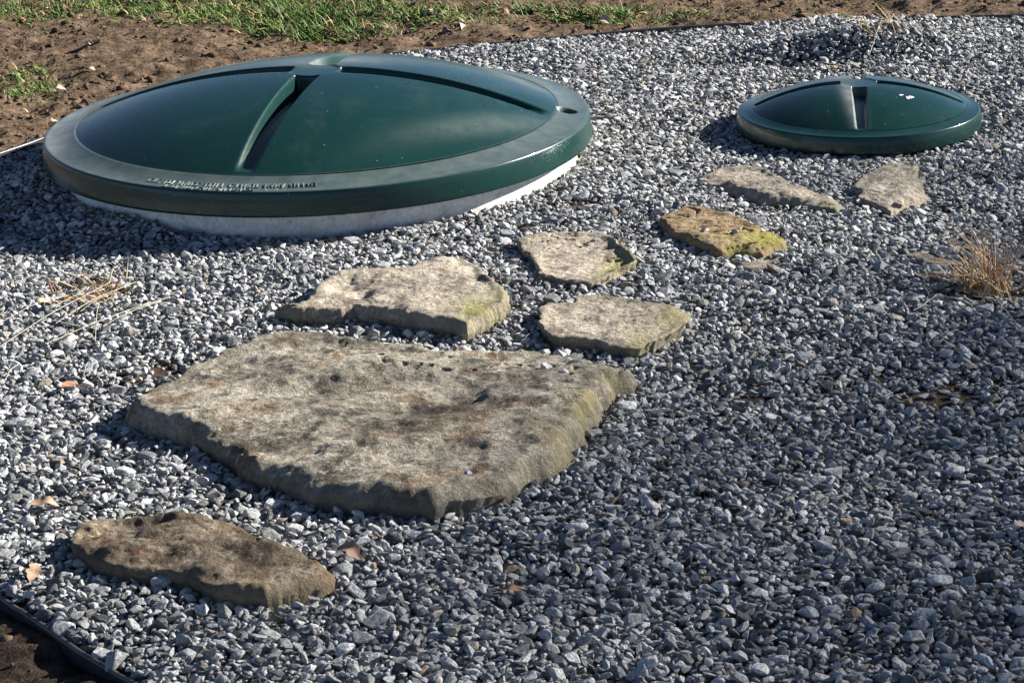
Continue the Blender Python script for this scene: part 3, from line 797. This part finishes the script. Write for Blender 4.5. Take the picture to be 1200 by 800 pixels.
# ------------------------------------------------------------------ blades
class Blades:
    def __init__(s): s.V = []; s.F = []; s.C = []
    def add(s, pts, w, col, taper=True, side=None):
        pts = [Vector(p) for p in pts]; b = len(s.V); n = len(pts)
        for k, p in enumerate(pts):
            d = (pts[min(k+1, n-1)]-pts[max(k-1, 0)]).normalized()
            sd = d.cross(Vector(side) if side else Vector((0, 0, 1)))
            if sd.length < 1e-3: sd = Vector((1, 0, 0))
            sd.normalize(); ww = w*(1-.85*(k/(n-1))**1.5) if taper else w
            up = sd.cross(d)*ww*.35
            s.V += [tuple(p+sd*ww*.5), tuple(p+up), tuple(p-sd*ww*.5)]; s.C += [col]*3
        for k in range(n-1):
            a = b+3*k; s.F += [[a, a+1, a+4, a+3], [a+1, a+2, a+5, a+4]]
    def build(s, name, mat, parent=None, org=(0, 0, 0)):
        V = np.array(s.V)-np.array(org)
        me = mesh_np(name, V, np.array(s.F)); at = me.color_attributes.new('tint', 'FLOAT_COLOR', 'POINT')
        c = np.ones((len(V), 4), np.float32); c[:, :3] = s.C; at.data.foreach_set('color', c.ravel())
        o = new_obj(name, me, mat, parent); 
        if parent is None: o.location = org
        return o
R_ = random.Random(21)
def arc_blade(B, x, y, z, L, az, lean, droop, w, col, seg=4):
    pts = []; p = Vector((x, y, z-.004)); el = math.pi/2-lean
    for k in range(seg+1):
        pts.append(p.copy()); p = p+Vector((math.cos(az)*math.cos(el), math.sin(az)*math.cos(el), math.sin(el)))*(L/seg); el -= droop/seg
    B.add(pts, w, col)
SGX = np.arange(-2.6, 2.5, .01); SGY = np.arange(2.2, 8.4, .01)
SG = S(*np.meshgrid(SGX, SGY))
def gz(x, y): return float(SG[min(max(int((y-2.2)/.01+.5), 0), len(SGY)-1), min(max(int((x+2.6)/.01+.5), 0), len(SGX)-1)])
# grass beyond the bed
gb = Blades()
def grass_col(q):
    if q < .72: return (.055+.06*R_.random(), .125+.09*R_.random(), .02+.02*R_.random())
    if q < .88: return (.17+.08*R_.random(), .22+.07*R_.random(), .05)
    return (.38+.14*R_.random(), .32+.1*R_.random(), .17)
def clump(cx, cy, n, spread, L):
    n = int(n*1.6)
    for _ in range(n):
        x = cx+R_.gauss(0, spread); y = cy+R_.gauss(0, spread)
        arc_blade(gb, x, y, gz(x, y), L*R_.uniform(.35, .85), R_.uniform(0, 2*math.pi), R_.uniform(.2, 1.35), R_.uniform(.3, 1.6), R_.uniform(.003, .006), grass_col(R_.random()))
# clumps read off the photograph's top band, then on beyond the frame
for (px, py, n, sp, L) in [(30, 100, 150, .055, .045), (10, 85, 90, .05, .04), (45, 78, 60, .035, .04), (25, 112, 70, .045, .035), (5, 110, 60, .04, .035), (30, 22, 60, .05, .03), (70, 30, 40, .06, .025),
                           (225, 22, 110, .05, .06), (250, 12, 100, .05, .06), (285, 25, 90, .05, .06), (200, 12, 50, .04, .04), (330, 22, 220, .06, .085), (360, 33, 200, .05, .085), (385, 18, 180, .06, .08), (345, 8, 120, .06, .06), (410, 20, 120, .05, .065),
                           (435, 30, 80, .04, .05), (460, 10, 90, .05, .05), (495, 22, 80, .04, .05), (520, 14, 70, .05, .05), (545, 25, 50, .04, .045), (575, 18, 40, .04, .04), (600, 8, 50, .05, .045), (650, 10, 60, .035, .06), (665, 14, 60, .03, .065), (700, 14, 90, .04, .065), (725, 10, 80, .04, .07), (715, 20, 40, .03, .05),
                           (790, 14, 60, .04, .05), (830, 8, 30, .05, .03), (890, 8, 50, .08, .025), (960, 3, 50, .08, .025), (880, 16, 20, .05, .02), (430, 3, 120, .07, .07), (300, 3, 120, .07, .07), (150, 6, 70, .07, .04), (180, 3, 80, .06, .05), (265, 20, 80, .05, .055), (475, 16, 80, .05, .05), (505, 8, 80, .05, .05), (555, 10, 60, .05, .045), (620, 6, 50, .04, .045), (755, 6, 50, .05, .04), (310, 34, 70, .03, .05), (400, 36, 60, .03, .045)]:
    clump(*W(px, py), n, sp, L)
for _ in range(260):
    x = R_.uniform(-2.4, 2.2); y = R_.uniform(7.0, 8.1)
    if vnoise(np.array(x*1.6), np.array(y*1.6), 77) > -.12 - .1*(x < .4): clump(x, y, R_.randint(25, 60), .06, R_.uniform(.035, .075))
for _ in range(60):
    x = R_.uniform(-2.3, -1.45); y = R_.uniform(4.2, 7.2)
    if vnoise(np.array(x*2.2), np.array(y*2.2), 78) > .08: clump(x, y, R_.randint(12, 30), .05, R_.uniform(.025, .045))
grass = gb.build('grass', M_BLADE); tag(grass, 'short green grass tufts growing on the bare earth', None, None, 'stuff')

# clods, crumbs and bits of litter on the earth
cl_v = []; cl_f = []; r = np.random.default_rng(5)
ico = bmesh.new(); bmesh.ops.create_icosphere(ico, subdivisions=1, radius=1.0); iv = np.array([v.co for v in ico.verts]); ifc = np.array([[v.index for v in f.verts] for f in ico.faces]); ico.free()
N = 34000
xs = r.uniform(-2.3, 2.2, N); ys = np.where(r.random(N) < .88, r.uniform(5.0, 8.0, N), r.uniform(2.35, 5.0, N))
okc = ~in_poly(xs, ys, BEDPOLY) & (dist_poly(xs, ys, EDGE, False) > .006) & (fbm(xs*3, ys*3, 88, 3) > r.uniform(-.6, .35, N))
for x, y in zip(xs[okc], ys[okc]):
    s = .0024*math.exp(r.normal(0, .65)); V = iv*r.uniform(.65, 1.25, (12, 1))*np.array([s*r.uniform(.8, 1.8), s*r.uniform(.8, 1.5), s*.8])
    a = r.uniform(0, 6.28); V = V@np.array([[math.cos(a), math.sin(a), 0], [-math.sin(a), math.cos(a), 0], [0, 0, 1]])
    cl_f.append(ifc+12*len(cl_v)); cl_v.append(V+np.array([x, y, 0]))
zc0 = S(xs[okc], ys[okc]); 
for k, V in enumerate(cl_v): V[:, 2] += zc0[k]+.001
clods = new_obj('soil_clods', mesh_np('soil_clods', np.concatenate(cl_v), np.concatenate(cl_f), False), M_SOIL); tag(clods, 'brown crumbs and clods scattered over the bare earth', None, None, 'stuff')

# ------------------------------------------------------------------ dry grass tufts
def straw_col(): 
    q = R_.random(); 
    return (.50+.15*R_.random(), .41+.12*R_.random(), .26+.08*R_.random()) if q < .65 else (.36+.1*R_.random(), .20+.06*R_.random(), .09)
def tuft(name, label, spec):
    B = Blades(); spec(B); x, y, z = B.V[0]
    o = B.build(name, M_STRAW, None, (x, y, z)); tag(o, label, 'dry grass', 'dry grass tufts in the gravel'); return o
def right_tuft(B):
    for k in range(190):
        core = R_.random() < .68
        px = R_.gauss(1160 if core else 1142, 13 if core else 24); py = R_.gauss(342, 5 if core else 9); x, y = W(px, py); z = surf(x, y)-.010
        L = R_.uniform(.05, .165) if core else R_.uniform(.04, .12); az = R_.uniform(0, 6.28) if R_.random() < .6 else R_.gauss(3.2, .5)
        lean = abs(R_.gauss(.2, .35)) if core else R_.uniform(.6, 1.45)
        q = R_.random(); col = (.36+.1*R_.random(), .21+.05*R_.random(), .11) if q < .25 else ((.26, .18, .12) if q < .42 else straw_col())
        arc_blade(B, x, y, z, L, az, lean, R_.uniform(-.3, 1.8), R_.uniform(.0014, .0042), col, 7)
tuft('dry_grass', 'upright tuft of dry brown grass at the right edge', right_tuft)
def line_px(B, a, b, w, lift=.012, col=None, n=10, bow=.0):
    col = col or (.50, .45, .34); pts = []
    for t in np.linspace(0, 1, n):
        px = a[0]+(b[0]-a[0])*t; py = a[1]+(b[1]-a[1])*t + bow*math.sin(math.pi*t)
        x, y = W(px, py, .012); pts.append((x, y, surf(x, y)+lift*(.4+math.sin(math.pi*t)*.6)))
    zz = np.array([p[2] for p in pts]); zs = np.convolve(np.pad(zz, 2, 'edge'), np.ones(5)/5, 'valid')
    B.add([(p[0], p[1], max(z, p[2]-.004)) for p, z in zip(pts, zs)], w*.75, col, False)
def left_tuft(B):
    for a, b, w in [((-14, 424), (128, 334), .0030), ((128, 334), (138, 312), .003), ((54, 411), (200, 355), .0032), ((122, 388), (190, 362), .003), ((66, 386), (160, 333), .003), ((0, 385), (80, 350), .0025), ((20, 382), (90, 386), .002), ((60, 366), (120, 338), .0025), ((95, 372), (140, 345), .002), ((112, 405), (116, 360), .002), ((5, 450), (22, 432), .003), ((98, 440), (106, 428), .002)]:
        line_px(B, a, b, w, .016)
    for k in range(130):
        px = R_.gauss(112, 24); py = R_.gauss(345, 7); x, y = W(px, py); z = surf(x, y)-.004
        arc_blade(B, x, y, z, R_.uniform(.03, .09), R_.uniform(0, 6.28), R_.uniform(.8, 1.45), R_.uniform(-.1, .6), R_.uniform(.0015, .003), straw_col(), 5)
tuft('dry_grass', 'flattened pale straw tuft lying left of the long tan slab', left_tuft)
def back_tuft(B):
    for a, b, w in [((985, 60), (1030, 47), .004), ((1030, 56), (1086, 44), .0035), ((1018, 76), (1045, 48), .003), ((1040, 62), (1044, 36), .003), ((1010, 55), (1040, 50), .003), ((895, 72), (920, 82), .003), ((930, 80), (990, 82), .0025)]:
        line_px(B, a, b, w, .016)
    for k in range(60):
        px = R_.gauss(1038, 16); py = R_.gauss(53, 4); x, y = W(px, py, .03); z = surf(x, y)-.004
        arc_blade(B, x, y, z, R_.uniform(.03, .09), R_.uniform(0, 6.28), R_.uniform(.5, 1.4), R_.uniform(0, .8), R_.uniform(.0018, .0035), straw_col(), 5)
tuft('dry_grass', 'sparse straw tuft on the gravel mound behind the small lid', back_tuft)
def sliver(B):
    for a, b in [((1140, 372), (1190, 392)), ((1165, 350), (1199, 398)), ((1110, 365), (1135, 372)), ((1178, 330), (1186, 362)), ((1098, 350), (1070, 372))]: line_px(B, a, b, .0025, .008, bow=4)
tuft('dry_grass', 'few loose straws fallen below the upright dry tuft', sliver)

# ------------------------------------------------------------------ leaves
def leaf_mesh(seed, L, lobed=True, curl=.5, col=(.42, .25, .14)):
    r = random.Random(seed); n = 15; V = []; Fc = []; Cc = []
    for k in range(n):
        t = k/(n-1)
        w = math.sin(math.pi*min(1, t*1.02))**.7*.27
        if lobed: w *= .62+.55*abs(math.sin(t*math.pi*3.3+.4))
        w = max(w, .012)
        bend = curl*.25*math.sin(t*math.pi)+.04*math.sin(t*9+seed)
        for j, q in enumerate((-1, -.5, 0, .5, 1)):
            V.append((t*L-L/2, q*w*L*(1+.15*r.uniform(-1, 1)), L*(bend+curl*.55*w*abs(q)**1.5*(1 if q > 0 else .6))))
            f = r.uniform(.85, 1.1)*(1.25 if q == 0 else 1); Cc.append(tuple(min(1, c*f) for c in col))
    for k in range(n-1):
        for j in range(4):
            a = k*5+j; Fc.append([a, a+1, a+6, a+5])
    me = mesh_np('fallen_leaf', np.array(V), np.array(Fc)); at = me.color_attributes.new('tint', 'FLOAT_COLOR', 'POINT')
    c = np.ones((len(V), 4), np.float32); c[:, :3] = Cc; at.data.foreach_set('color', c.ravel()); me.materials.append(M_LEAF)
    return me
def leaf(px, py, L, az, tx, ty, label, seed, lobed=True, curl=.5, col=(.42, .25, .14), z=None, group='fallen leaves', zp=.015):
    x, y = W(px, py, zp); zz = surf(x, y) if z is None else z
    o = new_obj('fallen_leaf', leaf_mesh(seed, L, lobed, curl, col)); o.location = (x, y, zz+.003); o.rotation_euler = (tx, ty, az)
    tag(o, label, 'leaf', group); return o
leaf(40, 680, 0.033, 1.35, .5, -.45, 'pale orange oak leaf standing near the edging, left of the dark rock', 1, True, .3, (.50, .31, .20))
leaf(52, 594, 0.043, .1, .1, .1, 'tan curled leaf at the left edge above the dark rock', 2, True, .5, (.38, .25, .17))
leaf(410, 656, 0.043, -.7, .25, .15, 'curled brown oak leaf right of the dark rock tip', 3, True, .7, (.33, .21, .15))
leaf(600, 694, 0.027, -.1, .1, .1, 'small rusty leaf on gravel below the largest stone', 4, False, .4, (.30, .13, .06))
leaf(590, 590, 0.019, .6, -.5, .1, 'small orange leaf at the foot of the largest stone', 5, False, .4, (.48, .29, .15))
leaf(50, 357, 0.031, .3, .1, .2, 'folded tan leaf beside the flattened straw', 6, False, .8, (.55, .40, .26))
leaf(235, 238+10, 0.016, .3, .1, .2, 'tiny dark leaf at the foot of the white ring', 16, False, .8, (.15, .09, .06))
leaf(82, 452, 0.039, .9, .1, .2, 'dull reddish leaf lying left of the largest stone', 7, False, .6, (.30, .16, .10))
leaf(696, 83, 0.023, .2, .2, .1, 'small pink tan leaf on gravel behind the big lid', 10, False, .5, (.62, .40, .30))
leaf(64, 146, 0.031, .7, .1, .1, 'curled tan leaf resting on the left rim of the big lid', 11, True, .9, (.50, .40, .30), z=BIG['z']+.012, zp=.115)
leaf(1195, 622, 0.031, .7, .2, .1, 'pale curled leaf at the right edge on shaded gravel', 12, True, .7, (.5, .38, .32))
# litter on the earth: nothing in the photograph tells these apart
for k in range(34):
    for _ in range(30):
        px, py = (R_.uniform(5, 330), R_.uniform(8, 150)) if R_.random() < .6 else (R_.uniform(200, 1000), R_.uniform(2, 40))
        x, y = W(px, py)
        if not in_poly(np.array([x]), np.array([y]), BEDPOLY)[0] and dist_poly(np.array([x]), np.array([y]), EDGE, False)[0] > .05 and math.hypot(x-BIG['c'][0], y-BIG['c'][1]) > .7: break
    q = R_.random(); col = (.50, .40, .30) if q < .4 else ((.20, .12, .075) if q < .75 else (.68, .60, .52))
    o = new_obj('fallen_leaf', leaf_mesh(100+k, R_.uniform(.018, .05), R_.random() < .4, R_.uniform(.3, .9), col)); o.location = (x, y, gz(x, y)+.004); o.rotation_euler = (R_.gauss(0, .35), R_.gauss(0, .35), R_.uniform(0, 6.28))
    hue = ('tan' if q < .4 else ('dark brown' if q < .75 else 'whitish'))
    where = 'left of the big green lid' if px < 200 else ('behind the big green lid' if px < 600 else 'beyond the back edging')
    tag(o, 'small %s dead leaf on the bare earth %s' % (hue, where), 'leaf', '%s dead leaves on the earth %s' % (hue, where))

# ------------------------------------------------------------------ two small seedlings at the foot of the ring
def seedling(px, py, label, seed):
    x, y = W(px, py, -.008); z = surf(x, y)
    root = empty('seedling', (x, y, z)); tag(root, label, 'plant', 'green seedlings at the white ring')
    B = Blades(); B.add([(0, 0, -.01), (.001, 0, .008), (.002, .0, .014)], .002, (.10, .16, .04)); B.build('stem', M_BLADE, root)
    r = random.Random(seed)
    for k in range(5):
        me = leaf_mesh(seed*10+k, r.uniform(.014, .02), False, .3, (.035, .085, .015))
        o = new_obj('leaf', me, None, root); a = k*1.3+seed; o.location = (.005*math.cos(a), .005*math.sin(a), .012+.002*k); o.rotation_euler = (r.uniform(-.3, .3), -.35, a)
seedling(296, 274, 'left one of two tiny green seedlings against the white ring', 3)
seedling(312, 276, 'right one of two tiny green seedlings against the white ring', 5)

# a few pebbles lying on the slabs, and a pale rounded one
def slab_pebble(px, py, hz, s, k):
    x, y = W(px, py, hz)
    dg = bpy.context.evaluated_depsgraph_get()
    z = hz
    for o in stones_objs:
        hit, loc, nrm_, _ = o.ray_cast(o.matrix_world.inverted() @ Vector((x, y, 1)), Vector((0, 0, -1)))
        if hit: z = (o.matrix_world @ loc).z; break
    o = bpy.data.objects.new('stone', stone_meshes[k]); C.objects.link(o); o.parent = bed
    o.location = (x, y, z+s*.30+DZ); o.rotation_euler = (0, 0, k*.7); o.scale = (s, s*.75, s*.5)
bpy.context.view_layer.update()
stones_objs = [o for o in C.objects if o.name.startswith('flagstone')]
for q in [(548, 552, .05, .007, 3), (660, 425, .06, .011, 8), (640, 421, .05, .010, 9), (826, 274, .03, .010, 11), (862, 274, .03, .008, 12), (1051, 243, .025, .012, 17)]:
    slab_pebble(*q)

# ------------------------------------------------------------------ added evergreen, unseen to the right, placed to shade the near gravel
def shade_tree():
    D = 24.0; r = np.random.default_rng(77)
    ca, sa = math.cos(SUN_AZ), math.sin(SUN_AZ)
    zs = D*math.tan(SUN_EL)
    def place(l, s, z): return np.stack([l*ca - s*sa, l*sa + s*ca, z], -1)
    N = 30000
    s = r.uniform(-1.6, 6.2, N); l = D + r.normal(0, .5, N)
    # crown: outline fitted to the shade wanted, falling away towards larger s, thinning outward
    bnd = zs - .12 - (s-2.7)*.62 - .42*np.clip(1.5-s, 0, 9)**1.4 + .10*fbm(s*2.5, s*0+3, 5, 3)
    depth = np.where(r.random(N) < .72, r.uniform(0, 1.8, N), r.uniform(1.8, 9.0, N)); z = bnd - depth
    p = np.where(z > .6, np.clip(depth/.5, 0, 1)**.9, 0)
    clump_n = fbm(s*4, z*4, 9, 3)
    ok = (r.random(N) < p*(.75+.35*(clump_n+.5))*.88) 
    s, z, l = s[ok], z[ok], l[ok]; n = len(s); Pc = place(l, s, z)
    root = empty('added_evergreen', tuple(place(np.array(D), np.array(1.2), np.array(-.05)))); tag(root, 'unseen evergreen tree added outside the frame to the right to shade the near gravel', 'tree')
    o3 = np.array(root.location)
    d1 = r.normal(size=(n, 3)); d1 /= np.linalg.norm(d1, axis=1)[:, None]; d2 = np.cross(d1, r.normal(size=(n, 3))); d2 /= np.linalg.norm(d2, axis=1)[:, None]
    L = r.uniform(.035, .08, n)[:, None]; Wd = L*.42
    V = np.stack([Pc-d1*L, Pc+d2*Wd*.8-d1*L*.1, Pc+d1*L, Pc-d2*Wd*.8-d1*L*.1], 1).reshape(-1, 3)-o3
    me = mesh_np('crown', V, np.arange(4*n).reshape(-1, 4), False)
    new_obj('crown', me, mat_simple('evergreen_leaves', (.03, .06, .02), (.06, .10, .03), 3, .6), root)
    B = []; Fc = []
    def limb(p, q, r0, r1, m=8):
        p, q = np.array(p), np.array(q); d = q-p; d = d/np.linalg.norm(d); u = np.cross(d, [0.3, .8, .5]); u /= np.linalg.norm(u); v = np.cross(d, u); b = sum(len(x) for x in B)
        th = np.linspace(0, 2*math.pi, m, endpoint=False); pts = []
        for t in np.linspace(0, 1, 6):
            c = p+(q-p)*t+u*.03*math.sin(t*5); rr = r0+(r1-r0)*t
            pts.append(c+rr*(np.cos(th)[:, None]*u+np.sin(th)[:, None]*v))
        B.append(np.concatenate(pts)); Fc.append(grid_faces(6, m, True)+b)
    limb((0, 0, -.1), (.1, .05, 8.6), .20, .05)
    for k in range(14):
        t = .15+.8*k/14; a = k*2.4; ln = 2.0*(1-t*.6)
        ll, ss = ln*math.cos(a)*.35, ln*math.sin(a)
        if ss > 1.5: ss = 1.5
        limb((.1*t, .05*t, 8.6*t), (ll*ca-ss*sa, ll*sa+ss*ca, 8.6*t+.35), .035, .008, 6)
    me = mesh_np('trunk', np.concatenate(B), np.concatenate(Fc)); new_obj('trunk', me, mat_simple('bark', (.06, .045, .035), (.12, .09, .07), 12, .9), root)
shade_tree()
